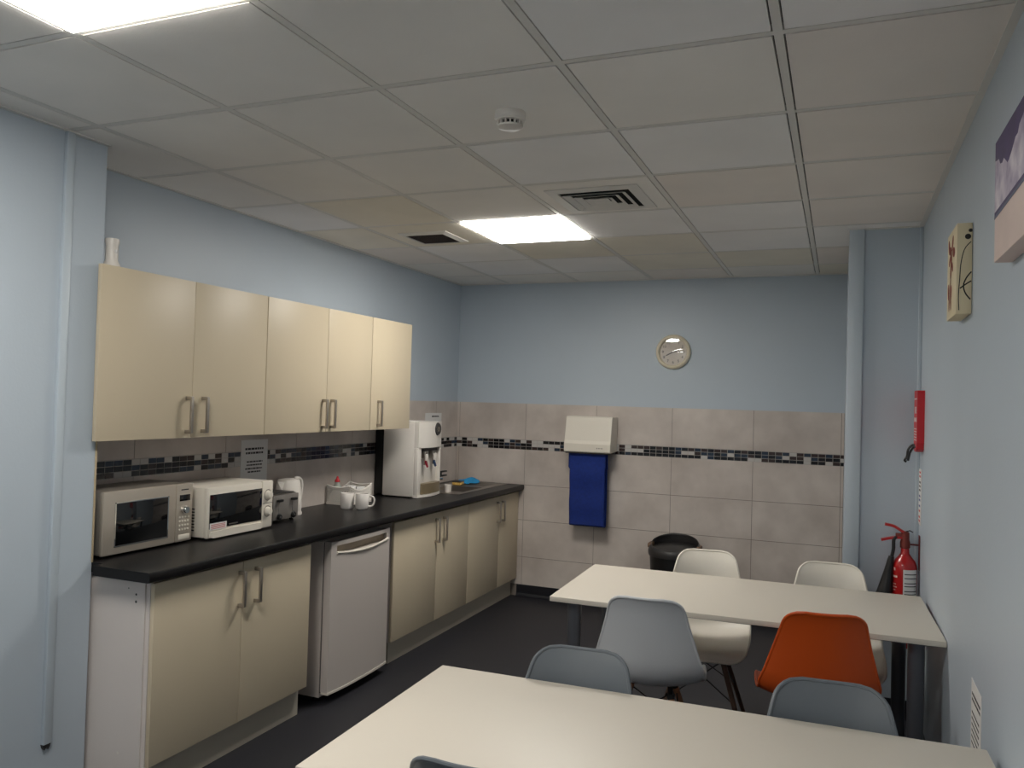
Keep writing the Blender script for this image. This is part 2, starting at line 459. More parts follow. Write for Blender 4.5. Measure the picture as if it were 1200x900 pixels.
def make_chair(mshell, mwood, label, kind):
    r = thing('shell_chair', (0, 0, 0), label, 'chair', kind)
    shell_mesh().build('seat_shell', mshell, r)
    tops = {(sx, sy): Vector((sx*.088, .085 if sy > 0 else -.07, .395)) for sx in (-1, 1) for sy in (-1, 1)}
    feet = {(sx, sy): Vector((sx*.205, .205 if sy > 0 else -.215, .006)) for sx in (-1, 1) for sy in (-1, 1)}
    for k in tops:
        lg = MB().cyl(feet[k], tops[k], .0105, .0145, 16).build('leg', mwood, r)
        MB().cyl(feet[k]+Vector((0, 0, -.006)), feet[k]+Vector((0, 0, .004)), .0115, .0115, 14).build('foot_glide', m_black, lg)
        t_ = tops[k]; d = (feet[k]-t_).normalized()
        zt = .431 if k[1] > 0 else .429
        MB().cyl(t_+d*.018, t_, .0158, .0162, 14).box(t_.x-.02, t_.x+.02, t_.y-.01, t_.y+.01, .394, .398).cyl(t_+Vector((0, 0, -.004)), (t_.x, t_.y, zt), .010, .012, 14).build('bracket', m_wire, r)
    w = MB()
    ks = [(-1, -1), (1, -1), (1, 1), (-1, 1)]
    for i in range(4):
        a, b2 = ks[i], ks[(i+1) % 4]
        for p, q in ((a, b2), (b2, a)):
            lo = tops[p].lerp(feet[p], .56); hi = tops[q].lerp(feet[q], .09)
            w.tube([lo, hi], .0032, 6)
    w.build('wire_brace', m_wire, r)
    return r
def put(c, x, y, rot):
    c.location = (x, y, 0); c.rotation_euler = (0, 0, math.radians(rot)); return c
# rot 0: sitter looks towards +Y; the top of the backrest stands .258 behind the chair's centre
def at_back(x, y, rot):
    a = math.radians(rot)
    return x-math.sin(a)*.262, y+math.cos(a)*.262, rot
c_grey = put(make_chair(m_ch_grey, m_wood, 'light grey shell chair on wooden legs with its back turned, beside the orange chair', None), *at_back(.068, 1.003, 5))
c_white = put(make_chair(m_ch_white, m_dwood, 'white shell chair tucked under the far table in front of the black bin', 'white shell chairs behind the far table'), *at_back(.128, 2.225, 186))
def chair_like(src, mshell, label, group=None):
    c = copy_tree(src); c['label'] = label
    if group: c['group'] = group
    elif 'group' in c: del c['group']
    for ch in c.children:
        if ch.name.startswith('seat_shell') and mshell:
            ch.data = ch.data.copy(); ch.data.materials[0] = mshell
    return c
put(chair_like(c_white, None, 'white shell chair under the far table, behind the orange chair', 'white shell chairs behind the far table'), *at_back(.735, 2.19, 184))
put(chair_like(c_grey, m_ch_org, 'orange shell chair with its back turned, at the far table'), *at_back(.735, 1.095, 10))
put(chair_like(c_grey, m_ch_dgrey, 'slate grey shell chair facing the near table, in front of the light grey chair', 'slate grey chairs round the near table'), *at_back(.04, .262, 184))
put(chair_like(c_grey, m_ch_dgrey, 'slate grey shell chair facing the near table, in front of the orange chair', 'slate grey chairs round the near table'), *at_back(.755, .29, 184))
put(chair_like(c_grey, m_ch_dgrey, 'slate grey shell chair at the near edge of the near table, only its top showing', 'slate grey chairs round the near table'), *at_back(.06, -.625, 2))

# ------------------------------------------------------------------ kitchen: base units, worktop, wall cupboards
def bar_handle(y, z0, z1, xf, parent):
    b = MB()
    b.box(xf+.026, xf+.036, y-.0075, y+.0075, z0, z1, .0015)
    for z in (z0+.006, z1-.006): b.box(xf, xf+.03, y-.0078, y+.0078, z-.008, z+.008, .001)
    return b.build('handle', m_handle, parent)
def door(parent, x0, x1, y0, y1, z0, z1, hy, hz0, hz1):
    d = MB().box(x0, x1, y0, y1, z0, z1, .0012).build('door', m_cream, parent)
    bar_handle(hy, hz0, hz1, x1, d)
    return d
XKF = XK+.0085
def base_unit(y0, y1, label, seam, handles, plinth=True, lefttag=None):
    r = thing('base_cabinet', (-1.95, (y0+y1)/2, 0), label, 'cabinet', 'cream base cabinets under the worktop')
    b = MB()
    b.box(XKF, -1.682, y0, y0+.018, .14, .862)
    b.box(XKF, -1.682, y1-.018, y1, .14, .862)
    b.box(XKF, -1.682, y0+.018, y1-.018, .14, .158)
    b.box(XKF, XKF+.012, y0+.018, y1-.018, .158, .862)
    b.box(-1.72, -1.682, y0+.018, y1-.018, .85, .862)
    c = b.build('carcass', m_cside, r)
    door(r, -1.68, -1.661, y0+.001, seam-.0015, .145, .848, handles[0], .655, .81)
    door(r, -1.68, -1.661, seam+.0015, y1-.0015, .145, .848, handles[1], .655, .81)
    return r, c
b1, c1 = base_unit(.212, 1.208, 'cream two-door base cabinet under the two microwaves, white end panel showing', .712, (.69, .795))
MB().box(XKF, -1.70, .2045, .2115, .0, .862).build('end_panel', m_cside, b1)
for (x, z, rr) in ((-1.745, .80, .005), (-1.745, .772, .006), (-1.785, .82, .003), (-1.81, .18, .006)):
    MB().lathe([(0, -.0008), (rr*.8, -.0008), (rr, .0005), (0, .0005)], (x, .2045, z), 'y', 12).build('screw_hole', m_dark if z > .3 else m_white, b1)
MB().box(-1.726, -1.71, .23, 1.205, 0, .1395).build('plinth', m_plinth, b1)
b2, c2 = base_unit(2.022, 3.061, 'cream two-door base cabinet beside the small fridge, under the water cooler', 2.572, (2.553, 2.66))
MB().box(-1.726, -1.71, 2.07, 3.06, 0, .1395).build('plinth', m_plinth, b2)
b3, c3 = base_unit(3.064, 4.02, 'cream two-door base cabinet under the sink at the far wall', 3.62, (3.575, 3.662))
MB().box(-1.726, -1.71, 3.0605, 4.02, 0, .1395).build('plinth', m_plinth, b3)

# worktop with a cut-out for the sink and a rounded front nosing
SX0, SX1, SY0, SY1 = -2.165, -1.765, 3.09, 3.985
w = MB()
def slab(x0, x1, y0, y1):
    w.box(x0, x1, y0, y1, .867, .906)
nose = [(-1.66, .867), (-1.624, .867), (-1.6195, .87), (-1.617, .876), (-1.616, .8865), (-1.617, .897), (-1.6195, .903), (-1.624, .906), (-1.66, .906)]
slab(-1.906, -1.66, .142, YS+.002); slab(XKF, -1.66, YS+.002, SY0); slab(XKF, SX0, SY0, SY1); slab(SX1, -1.66, SY0, SY1); slab(XKF, -1.66, SY1, 4.0275)
w.add([(u, a, z) for a in (.142, 4.0275) for (u, z) in nose], [(i, (i+1) % 9, 9+(i+1) % 9, 9+i) for i in range(9)]+[tuple(range(9)), tuple(range(9, 18))])
tag(w.build('worktop', m_top), 'long black laminate worktop running along the kitchen units', 'worktop')

def wall_unit(y0, y1, doors, label):
    r = thing('wall_cupboard', (-2.09, (y0+y1)/2, 1.386), label, 'cupboard', 'cream wall cupboards in a row')
    b = MB()
    b.box(XKF, -1.942, y0, y0+.018, 1.386, 2.084); b.box(XKF, -1.942, y1-.018, y1, 1.386, 2.084)
    b.box(XKF, -1.942, y0+.018, y1-.018, 1.386, 1.404); b.box(XKF, -1.942, y0+.018, y1-.018, 2.066, 2.084)
    b.box(XKF, XKF+.01, y0+.018, y1-.018, 1.404, 2.066)
    b.build('carcass', m_cside, r)
    for (a, c, h) in doors: door(r, -1.94, -1.921, a, c, 1.386, 2.084, h, 1.408, 1.568)
    return r
wall_unit(.188, 1.140, [(.142, .6425, .612), (.6455, 1.138, .708)], 'cream two-door wall cupboard above the microwaves, first from the near blue wall')
wall_unit(1.142, 2.130, [(1.1435, 1.6655, 1.632), (1.6685, 2.129, 1.712)], 'cream two-door wall cupboard above the toaster and mugs')
wall_unit(2.132, 2.625, [(2.134, 2.624, 2.217)], 'cream single-door wall cupboard, last before the bare wall, above the water cooler')

# ------------------------------------------------------------------ fridge
FY0, FY1 = 1.362, 1.948
r = thing('fridge', (-1.95, (FY0+FY1)/2, 0), 'small white under-counter fridge between the cream base cabinets', 'fridge')
MB().box(-2.2, -1.697, FY0, FY1, .03, .835, .004).build('body', m_fridge, r)
dp = []
n = 14
poly = [(-1.690, FY0+.002)]
for i in range(n+1):
    t_ = i/n; y = FY0+.002+(FY1-FY0-.004)*t_
    e = min(t_, 1-t_)*2
    poly.append((-1.648+.014*(1-(1-e)**3), y))
poly.append((-1.690, FY1-.002))
d = MB().prism(poly, 'z', .062, .765, smooth=True).build('door', m_fridge, r)
hp = MB()
hp.prism(poly, 'z', .812, .834)
hp.prism([(-1.690, FY0+.002), (-1.672, FY0+.002), (-1.672, FY1-.002), (-1.690, FY1-.002)], 'z', .765, .812)
hp.prism([(-1.672, FY0+.002)]+[(x_, y_) for x_, y_ in poly[1:-1] if y_ < FY0+.05]+[(-1.672, FY0+.05)], 'z', .765, .812)
hp.prism([(-1.672, FY1-.03)]+[(x_, y_) for x_, y_ in poly[1:-1] if y_ > FY1-.045]+[(-1.672, FY1-.002)], 'z', .765, .812)
hp.build('handle_recess', m_fridge, d)
MB().box(-1.6719, -1.671, FY0+.05, FY1-.03, .766, .8115).build('recess_shade_sheet', mat('painted_recess_shade', (168, 154, 134), .5), d)  # shade of the handle recess put in as a thin darker sheet
g = MB()
pts = [(-1.631-.012*(abs(i/10-.5)*2)**2, FY0+.045+(FY1-FY0-.075)*i/10, .775-.022*math.sin(PI*i/10)*.8) for i in range(11)]
g.tube(pts, .007, 8)
g.build('handle', m_cwhite, d)
MB().box(-1.6969, -1.690, FY0+.006, FY1-.006, .055, .83).build('door_seal', m_dark, r)
MB().prism([(x_+.003, y_) for x_, y_ in poly], 'z', .05, .062).build('kick_strip', m_cwhite, r)
for (x, y) in ((-1.75, FY0+.05), (-1.75, FY1-.05), (-2.15, FY0+.05), (-2.15, FY1-.05)):
    MB().cyl((x, y, 0), (x, y, .031), .018, .015, 14).build('foot', m_black, r)

# ------------------------------------------------------------------ microwaves
WT = .906
r = thing('microwave', (-2.1, .477, WT), 'silver microwave on the worktop, beside the near blue wall', 'microwave')
MB().box(-2.232, -1.99, .236, .718, .918, 1.174, .004).build('body', m_silver2, r)
d = MB().box(-1.99, -1.968, .234, .620, .916, 1.176, .006)
d = d.build('door', m_silver, r)
wn = MB().box(-1.9685, -1.9655, .297, .571, .951, 1.124, .0012, mi=0)
wn.box(-1.9685, -1.9660, .291, .577, .946, .9505, mi=1).box(-1.9685, -1.9662, .291, .577, 1.1245, 1.128, mi=1).box(-1.9685, -1.9662, .291, .2965, .946, 1.128, mi=1).box(-1.9685, -1.9662, .5715, .577, .946, 1.128, mi=1)
wn.build('window', [m_bglass, m_chrome], d)
cp = MB().box(-1.99, -1.968, .622, .720, .916, 1.176, .005).build('control_panel', m_silver, r)
MB().box(-1.9685, -1.966, .640, .702, 1.098, 1.126, .001).build('display', m_bglass, cp)
MB().lathe([(.0, .02), (.014, .02), (.017, .016), (.018, 0)], (-1.968, .668, 1.058), 'x', 24).build('knob', m_chrome, cp)
bt = MB()
for i in range(4):
    for k in range(4): bt.lathe([(0, .002), (.0042, .002), (.005, 0)], (-1.968, .644+.0165*k, 1.026-.0185*i), 'x', 10)
tag(bt.build('keypad', m_cwhite, cp), kind=None)
MB().box(-1.968, -1.9655, .638, .704, .926, .948, .001).build('door_button', m_cwhite, cp)
MB().box(-1.968, -1.9674, .648, .692, 1.146, 1.151).build('badge', m_ink, cp)
vt = MB()
for k in range(7): vt.box(-2.02, -1.998, .7178, .7192, .95+.014*k, .956+.014*k)
vt.build('air_vent', m_black, r)
for (x, y) in ((-2.01, .27), (-2.01, .68), (-2.2, .27), (-2.2, .68)):
    MB().cyl((x, y, WT), (x, y, .919), .012, .012, 12).build('foot', m_black, r)

r = thing('microwave', (-2.07, .995, WT), 'white microwave on the worktop, between the silver microwave and the toaster', 'microwave')
bd = MB().box(-2.225, -1.945, .768, 1.224, .916, 1.148, .006)
for k in range(3):
    bd.box(-2.17+.09*k, -2.11+.09*k, .80, .86, 1.1475, 1.1485)
bd.build('body', m_cwhite, r)
dr = MB().box(-1.945, -1.92, .766, 1.143, .914, 1.149, .008)
dr.prism([(-1.922, .918), (-1.913, .92), (-1.907, .93), (-1.908, .941), (-1.914, .949), (-1.922, .952)][::-1] and [(.782, .92), (.80, .915), (1.13, .915), (1.141, .92), (1.141, .944), (.96, .949), (.782, .944)], 'x', -1.922, -1.912)
dd = dr.build('door', m_cwhite, r)
wn = MB().box(-1.9205, -1.9172, .776, 1.139, .957, 1.116, .0015).build('window', m_bglass, dd)
st = MB().box(-1.9172, -1.9166, .778, .888, .952, .984, mi=0)
for k in range(4): st.box(-1.9166, -1.9163, .786, .880, .957+.006*k, .9592+.006*k, mi=1)
st.build('sticker', [m_paper, m_redink], dd)
MB().box(-1.9172, -1.9168, .905, .965, .965, .970).build('badge', m_steel, dd)
cp = MB().box(-1.945, -1.92, 1.145, 1.226, .914, 1.149, .006).build('control_panel', m_cwhite, r)
for z in (1.078, .996):
    kb = MB().lathe([(0, .020), (.016, .020), (.019, .017), (.021, 0)], (-1.92, 1.186, z), 'x', 28)
    kb.box(-1.9, -1.8985, 1.1845, 1.1875, z+.002, z+.016)
    kn = kb.build('knob', m_cwhite, cp)
    MB().lathe([(.0245, .0006), (.029, .0006), (.029, 0)], (-1.92, 1.186, z), 'x', 28).build('dial_scale', m_steel, kn)
MB().box(-1.9205, -1.9192, 1.15, 1.222, 1.036, 1.038).build('panel_groove', m_dark, cp)
vt = MB()
for k in range(8): vt.box(-2.03, -2.0, .7668, .7682, .945+.014*k, .951+.014*k)
vt.build('air_vent', m_dark, r)
for (x, y) in ((-1.965, .80), (-1.965, 1.19), (-2.19, .80), (-2.19, 1.19)):
    MB().cyl((x, y, WT), (x, y, .917), .012, .012, 12).build('foot', m_black, r)

# ------------------------------------------------------------------ toaster
r = thing('toaster', (-2.1, 1.43, WT), 'steel and black four-slice toaster beside the white microwave', 'toaster')
tb = MB()
tb.box(-2.225, -2.0, 1.318, 1.54, .918, 1.056, .012)
tb.build('body', m_steel, r)
tp = MB().box(-2.215, -2.012, 1.335, 1.523, 1.055, 1.060, .002, mi=0)
for k in range(4): tp.box(-2.2, -2.03, 1.352+.044*k, 1.374+.044*k, 1.0598, 1.0606, mi=1)
tp.build('slot_plate', [m_dark, m_black], r)
MB().box(-2.0, -1.992, 1.322, 1.536, .921, 1.052, .003).build('front_panel', mat('dark_brushed_steel', (140, 135, 130), .4, metal=.4), r)
for y in (1.365, 1.484):
    MB().box(-1.9925, -1.9912, y-.0025, y+.0025, .95, 1.035).build('lever_slot', m_chrome, r)
    MB().box(-1.992, -1.97, y-.018, y+.018, 1.018, 1.031, .003).build('lever', m_black, r)
    dl = MB().lathe([(0, .014), (.013, .014), (.015, .011), (.016, 0)], (-1.992, y+.004, .938), 'x', 22, mi=0).build('dial', m_black, r)
    MB().lathe([(.0165, .004), (.0195, .004), (.0195, 0)], (-1.992, y+.004, .938), 'x', 22).lathe([(0, .0145), (.006, .0145), (.006, .0138)], (-1.992, y+.004, .938), 'x', 16).build('dial_ring', m_chrome, dl)
for (x, y) in ((-2.02, 1.34), (-2.02, 1.515), (-2.2, 1.34), (-2.2, 1.515)):
    MB().cyl((x, y, WT), (x, y, .92), .011, .012, 12).build('foot', m_black, r)

# ------------------------------------------------------------------ kettle
kx, ky = -2.152, 1.655
r = thing('kettle', (kx, ky, WT), 'white electric jug kettle behind the toaster', 'kettle')
MB().lathe([(0, 0), (.078, 0), (.08, .008), (.076, .02), (0, .02)], (kx, ky, WT), seg=32).build('power_base', m_white, r)
b = MB().lathe([(0, .021), (.074, .021), (.076, .04), (.072, .12), (.066, .178), (.062, .19)], (kx, ky, WT), seg=36)
b.build('jug', m_white, r)
sp = MB()
sp.add([(kx-.02, ky-.058, 1.092), (kx+.02, ky-.058, 1.092), (kx, ky-.098, 1.1), (kx-.014, ky-.066, 1.035), (kx+.014, ky-.066, 1.035)],
       [(0, 2, 3), (1, 4, 2), (3, 2, 4), (0, 1, 2), (0, 3, 4, 1)])
sp.build('spout', m_white, r)
MB().lathe([(.063, .188), (.06, .198), (.03, .205), (0, .206)], (kx, ky, WT), seg=32).build('lid', m_white, r)
hpts = [(kx, ky+.05, 1.103), (kx, ky+.085, 1.106), (kx, ky+.112, 1.092), (kx, ky+.122, 1.06), (kx, ky+.118, 1.02), (kx, ky+.105, .975), (kx, ky+.088, .945), (kx, ky+.066, .94)]
MB().tube(catmull(hpts, 28), .0105, 12).build('handle', m_white, r)

# ------------------------------------------------------------------ mugs, basket, bottle
MUGS = [(-2.005, 2.035, 128, 'white mug close to the basket, without its handle showing'), (-1.918, 2.065, 33, 'white mug nearer the worktop edge, handle pointing towards the water cooler')]
for (x, y, a, lab) in MUGS:
    r = thing('mug', (x, y, WT), lab, 'mug', 'white mugs beside the basket')
    MB().lathe([(0, 0), (.031, 0), (.034, .003), (.0395, .012), (.041, .05), (.0412, .094), (.040, .0955), (.0385, .094), (.0375, .05), (.035, .012), (0, .008)], (x, y, WT), seg=36).build('cup', m_pot, r)
    ca, sa = math.cos(math.radians(a)), math.sin(math.radians(a))
    hp = [(.039, .078), (.055, .08), (.07, .07), (.074, .048), (.066, .026), (.052, .017), (.039, .02)]
    MB().tube([(x+ca*q, y+sa*q, WT+z) for q, z in catmull(hp, 22)], .0055, 10).build('handle', m_pot, r)

bx0, bx1, by0, by1 = -2.228, -2.062, 2.145, 2.40
r = thing('basket', ((bx0+bx1)/2, (by0+by1)/2, WT), 'white perforated plastic basket of sachets behind the mugs', 'basket')
def basket_wall(p0, p1, h0, h1, hm, cols, rows):
    """lattice wall between two floor points, rim height h0..h1 dipping to hm"""
    b = MB(); p0 = Vector(p0); p1 = Vector(p1)
    d = (p1-p0); nrm = Vector((d.y, -d.x, 0)).normalized()*.0022
    def top(t): return (h0+(h1-h0)*t) - hm*math.sin(PI*t)
    def P(t, s): return p0+d*t+Vector((0, 0, top(t)*s))
    for i in range(cols):
        for k in (-1, 1):
            n = 8; pts = []
            for q in range(n+1):
                s = q/n; t = i/cols+k*s*.35
                if 0 <= t <= 1: pts.append(P(t, s))
            if len(pts) > 1: b.tube(pts, .0031, 5)
    for s in (0, .1, .9, 1):
        b.tube([P(t/10, s) for t in range(11)], .004 if s < 1 else .006, 6)
    for t in (0, 1): b.tube([P(t, 0), P(t, 1)], .004, 6)
    return b
B = MB()
for (p0, p1, h0, h1, hm) in (((bx0, by0, WT+.004), (bx1, by0, WT+.004), .115, .115, .012), ((bx1, by0, WT+.004), (bx1, by1, WT+.004), .115, .115, .035),
                             ((bx1, by1, WT+.004), (bx0, by1, WT+.004), .115, .115, .012), ((bx0, by1, WT+.004), (bx0, by0, WT+.004), .115, .115, .035)):
    q = basket_wall(p0, p1, h0, h1, hm, 16, 8); B.add(q.v, q.f, 0, True)
B.box(bx0, bx1, by0, by1, WT, WT+.004)
B.build('lattice_body', m_white, r)
tag(MB().lathe([(0, 0), (.030, 0), (.032, .004), (.032, .075), (.028, .1), (.015, .122), (.013, .14), (0, .14)], (-2.18, 2.185, WT+.0045), seg=24).build('sauce_bottle', m_bottle), 'clear sauce bottle with a red cap standing in the white basket', 'bottle')
sb = bpy.data.objects['sauce_bottle']
MB().lathe([(.0, .172), (.005, .17), (.009, .155), (.016, .146), (.017, .135), (.0135, .135)], (-2.18, 2.185, WT+.0045), seg=20).build('cap', m_redp, sb)
for i, (x, y, zr, h) in enumerate(((-2.12, 2.225, 20, .1), (-2.15, 2.29, -15, .105), (-2.11, 2.345, 40, .095))):
    mt = Matrix.Translation((x, y, WT+.0045)) @ Matrix.Rotation(math.radians(zr), 4, 'Z')
    o = MB().box(-.028, .028, -.02, .02, 0, h, .003, mi=0, mtx=mt).box(-.024, .024, -.0206, .0206, h*.55, h*.8, mi=1, mtx=mt).build('sachet_box', [m_paper, m_dark])
    tag(o, ['white sachet box in the basket, next to the sauce bottle', 'white sachet box in the middle of the basket', 'white sachet box in the basket, end nearer the water cooler'][i], 'box', 'sachet boxes in the basket')

# ------------------------------------------------------------------ water cooler
Y0, Y1 = 2.705, 3.05
r = thing('water_cooler', (-2.03, (Y0+Y1)/2, WT), 'tall white countertop water cooler beside the sink', 'water cooler')
def cool_poly(d=0., b=.022):
    out = [(-2.165, Y0+d), (-1.913, Y0+d)]
    for i in range(13):
        t_ = i/12; out.append((-1.883+b*math.sin(PI*t_)+.012*0, Y0+.012+d+(Y1-Y0-.024-2*d)*t_))
    out += [(-1.913, Y1-d), (-2.165, Y1-d)]
    return out
MB().box(-2.165, -1.923, Y0, Y1, WT+.008, 1.430, .006).build('cabinet', m_white, r)
MB().box(-2.236, -2.166, Y0+.012, Y1-.012, WT+.012, 1.40, .004).build('condenser_back', m_black, r)
hd = MB()
hp_ = [(-1.924, Y0+.002)]+[(-1.89+.026*math.sin(PI*i/12), Y0+.004+(Y1-Y0-.008)*i/12) for i in range(13)]+[(-1.924, Y1-.002)]
hd.prism(hp_, 'z', 1.249, 1.428, smooth=False)
hood = hd.build('front_hood', m_white, r)
MB().prism([(a, y_) for a, y_ in hp_], 'z', WT+.004, .928).build('front_base', m_white, r)
MB().box(-1.924, -1.892, Y0+.002, Y0+.052, .928, 1.249, .004).build('side_post', m_white, r)
MB().box(-1.924, -1.892, Y1-.014, Y1-.002, .928, 1.249, .003).build('side_post', m_white, r)
MB().prism([(-1.922, Y0+.052)]+[(-1.893+.024*math.sin(PI*(i+2)/15), Y0+.054+(Y1-Y0-.07)*i/12) for i in range(13)]+[(-1.922, Y1-.014)], 'z', .93, 1.000).build('drip_tray', m_cgl, r)
MB().box(-1.923, -1.913, Y0+.054, Y1-.016, 1.222, 1.2485).build('tap_bar', m_dark, r)
MB().lathe([(0, .012), (.040, .012), (.045, .006), (.047, 0)], (-1.871, Y0+.235, 1.377), 'x', 28).build('badge', m_dark, hood)
q = MB()
for k, w_ in enumerate((.034, .044, .03)): q.box(-1.859, -1.858, Y0+.235-w_/2, Y0+.235+w_/2, 1.388-.012*k-.003, 1.388-.012*k+.003)
q.build('badge_emblem', m_steel, hood)
for k, (y, mm) in enumerate(((Y0+.105, mat('hot_lever', (140, 30, 48), .4)), (Y0+.225, mat('cold_lever', (34, 58, 92), .4)))):
    tp = MB().box(-1.922, -1.883, y-.014, y+.014, 1.175, 1.222, .004).cyl((-1.893, y, 1.178), (-1.893, y, 1.130), .010, .008, 14).build('tap', m_steel, r)
    MB().box(-1.886, -1.87, y-.013, y+.013, 1.16, 1.205, .004).build('tap_cover', m_white, tp)
    MB().prism([(-1.883, 1.165), (-1.866, 1.118), (-1.873, 1.112), (-1.89, 1.15)], 'y', y-.008, y+.008).build('tap_lever', mm, tp)
for (x, y) in ((-1.96, Y0+.03), (-1.96, Y1-.03), (-2.14, Y0+.03), (-2.14, Y1-.03)):
    MB().cyl((x, y, WT), (x, y, WT+.009), .014, .014, 12).build('foot', m_black, r)

# ------------------------------------------------------------------ sink with tap, sponge, cloth, cup
r = thing('kitchen_sink', (-1.965, 3.54, WT), 'stainless steel inset sink with drainer at the end of the worktop', 'sink')
BX0, BX1, BY0, BY1 = -2.08, -1.80, 3.25, 3.60
f = MB()
for (x0, x1, y0, y1) in ((SX0-.012, SX1+.012, SY0-.012, BY0), (SX0-.012, BX0, BY0, BY1), (BX1, SX1+.012, BY0, BY1), (SX0-.012, SX1+.012, BY1, SY1+.012)):
    f.box(x0, x1, y0, y1, WT+.0003, WT+.0028)
f.build('rim', m_steel, r)
bw = MB()
ins = .02
tp4 = [(BX0, BY0), (BX1, BY0), (BX1, BY1), (BX0, BY1)]; bt4 = [(BX0+ins, BY0+ins), (BX1-ins, BY0+ins), (BX1-ins, BY1-ins), (BX0+ins, BY1-ins)]
vs = [(x, y, WT+.0015) for x, y in tp4]+[(x, y, .775) for x, y in bt4]
bw.add(vs, [(0, 1, 5, 4), (1, 2, 6, 5), (2, 3, 7, 6), (3, 0, 4, 7), (4, 5, 6, 7)])
bw.build('bowl', m_steel, r)
dn = MB()
for k in range(9): dn.box(-2.08, -1.82, 3.66+.036*k, 3.673+.036*k, WT+.0028, WT+.0055, .001)
dn.build('drainer_ridges', m_steel, r)
tx, ty = -2.125, 3.43
t = thing('mixer_tap', (tx, ty, WT+.003), 'chrome mixer tap with two dark levers, partly hidden by the water cooler', 'tap')
MB().cyl((tx, ty, WT+.003), (tx, ty, WT+.05), .022, .018, 18).box(tx-.02, tx+.02, ty-.09, ty+.09, WT+.05, WT+.078, .006).build('tap_body', m_chrome, t)
MB().tube(catmull([(tx, ty-.05, WT+.07), (tx, ty-.05, WT+.11), (tx+.0, ty-.08, WT+.135), (tx+.0, ty-.15, WT+.135), (tx+.0, ty-.165, WT+.11)], 20), .010, 12).build('spout', m_chrome, t)
MB().box(tx-.012, tx+.012, ty+.075, ty+.175, WT+.107, WT+.119, .003).cyl((tx, ty+.08, WT+.07), (tx, ty+.08, WT+.11), .012).build('lever', m_black, t)
MB().box(tx-.012, tx+.012, ty+.085, ty+.175, WT+.075, WT+.087, .003).build('lever', m_black, t)

mt = Matrix.Translation((-2.04, 3.66, WT+.0058)) @ Matrix.Rotation(.15, 4, 'Z')
o = MB().box(-.035, .035, -.055, .055, 0, .022, .006, mi=0, mtx=mt).box(-.035, .035, -.055, .055, .022, .029, .002, mi=1, mtx=mt).build('sponge', [m_yel, m_dark])
tag(o, 'yellow sponge scourer lying at the sink beside the blue cloth', 'sponge')
cl = MB(); nn = 18; vs = []; fs = []
for i in range(nn+1):
    for j in range(nn+1):
        u, v = i/nn-.5, j/nn-.5
        rr = max(abs(u), abs(v))*2
        z = .034*(1-rr**2)+.011*math.sin(9*u+3*v)*math.cos(7*v-2*u)*(1-rr*.6)+.006
        vs.append((-2.02+u*.12+.012*math.sin(6*v), 3.80+v*.21+.014*math.sin(8*u), WT+.0058+max(z, .001)))
for i in range(nn):
    for j in range(nn): fs.append((i*(nn+1)+j, (i+1)*(nn+1)+j, (i+1)*(nn+1)+j+1, i*(nn+1)+j+1))
cl.add(vs, fs, 0, True)
o = cl.build('dish_cloth', m_cyan); sm_ = o.modifiers.new('thickness', 'SOLIDIFY'); sm_.thickness = .003; sm_.offset = 1
tag(o, 'crumpled bright blue dish cloth on the sink drainer', 'cloth')
o = MB().lathe([(0, 0), (.024, 0), (.026, .004), (.028, .05), (.029, .052), (.027, .05), (.024, .006), (0, .005)], (-1.895, 3.185, WT+.003), seg=24).build('small_cup', m_pot)
o.location.x, o.location.y = -1.895, 3.185
tag(o, 'short pale cup on the sink edge next to the water cooler', 'cup')

# ------------------------------------------------------------------ notices on the walls
def notice(axis, x, a0, a1, z0, z1, bars, label, n):
    """sheet of paper on a wall; bars are (z, u0, u1, h) printed lines"""
    sgn = 1 if n > 0 else -1
    b = MB().box(min(x, x+sgn*.0008), max(x, x+sgn*.0008), a0, a1, z0, z1, mi=0)
    for (z, u0, u1, h) in bars:
        u = u0
        while u < u1-.004:
            wl = min(random.uniform(.010, .026), u1-u)
            b.box(min(x+sgn*.0008, x+sgn*.0012), max(x+sgn*.0008, x+sgn*.0012), u, u+wl, z-h/2, z+h/2, mi=1); u += wl+.0045
    return tag(b.build('paper_notice', [m_paper, m_ink]), label, 'notice')
XT = XK+.0082
notice('x', XT, 1.352, 1.572, 1.03, 1.335, [(1.285, 1.385, 1.535, .011), (1.262, 1.39, 1.532, .011), (1.214, 1.40, 1.53, .008), (1.196, 1.40, 1.525, .008), (1.176, 1.39, 1.528, .008), (1.158, 1.41, 1.515, .008)],
       'white paper notice taped to the mosaic tiles above the white microwave', 1)
notice('x', XT, 3.447, 3.728, 1.275, 1.476, [(1.449, 3.56, 3.68, .012), (1.40, 3.50, 3.67, .008), (1.375, 3.50, 3.67, .008)],
       'white paper notice on the tiles behind the top of the water cooler', 1)
notice('x', XR-.0001, .485, .672, .515, .785, [(.745, .505, .655, .008), (.728, .505, .655, .008), (.69, .52, .655, .006), (.672, .52, .655, .006), (.654, .52, .655, .006), (.636, .52, .655, .006), (.618, .52, .655, .006), (.60, .52, .655, .006)],
       'white printed notice low on the blue wall between the two tables', -1)

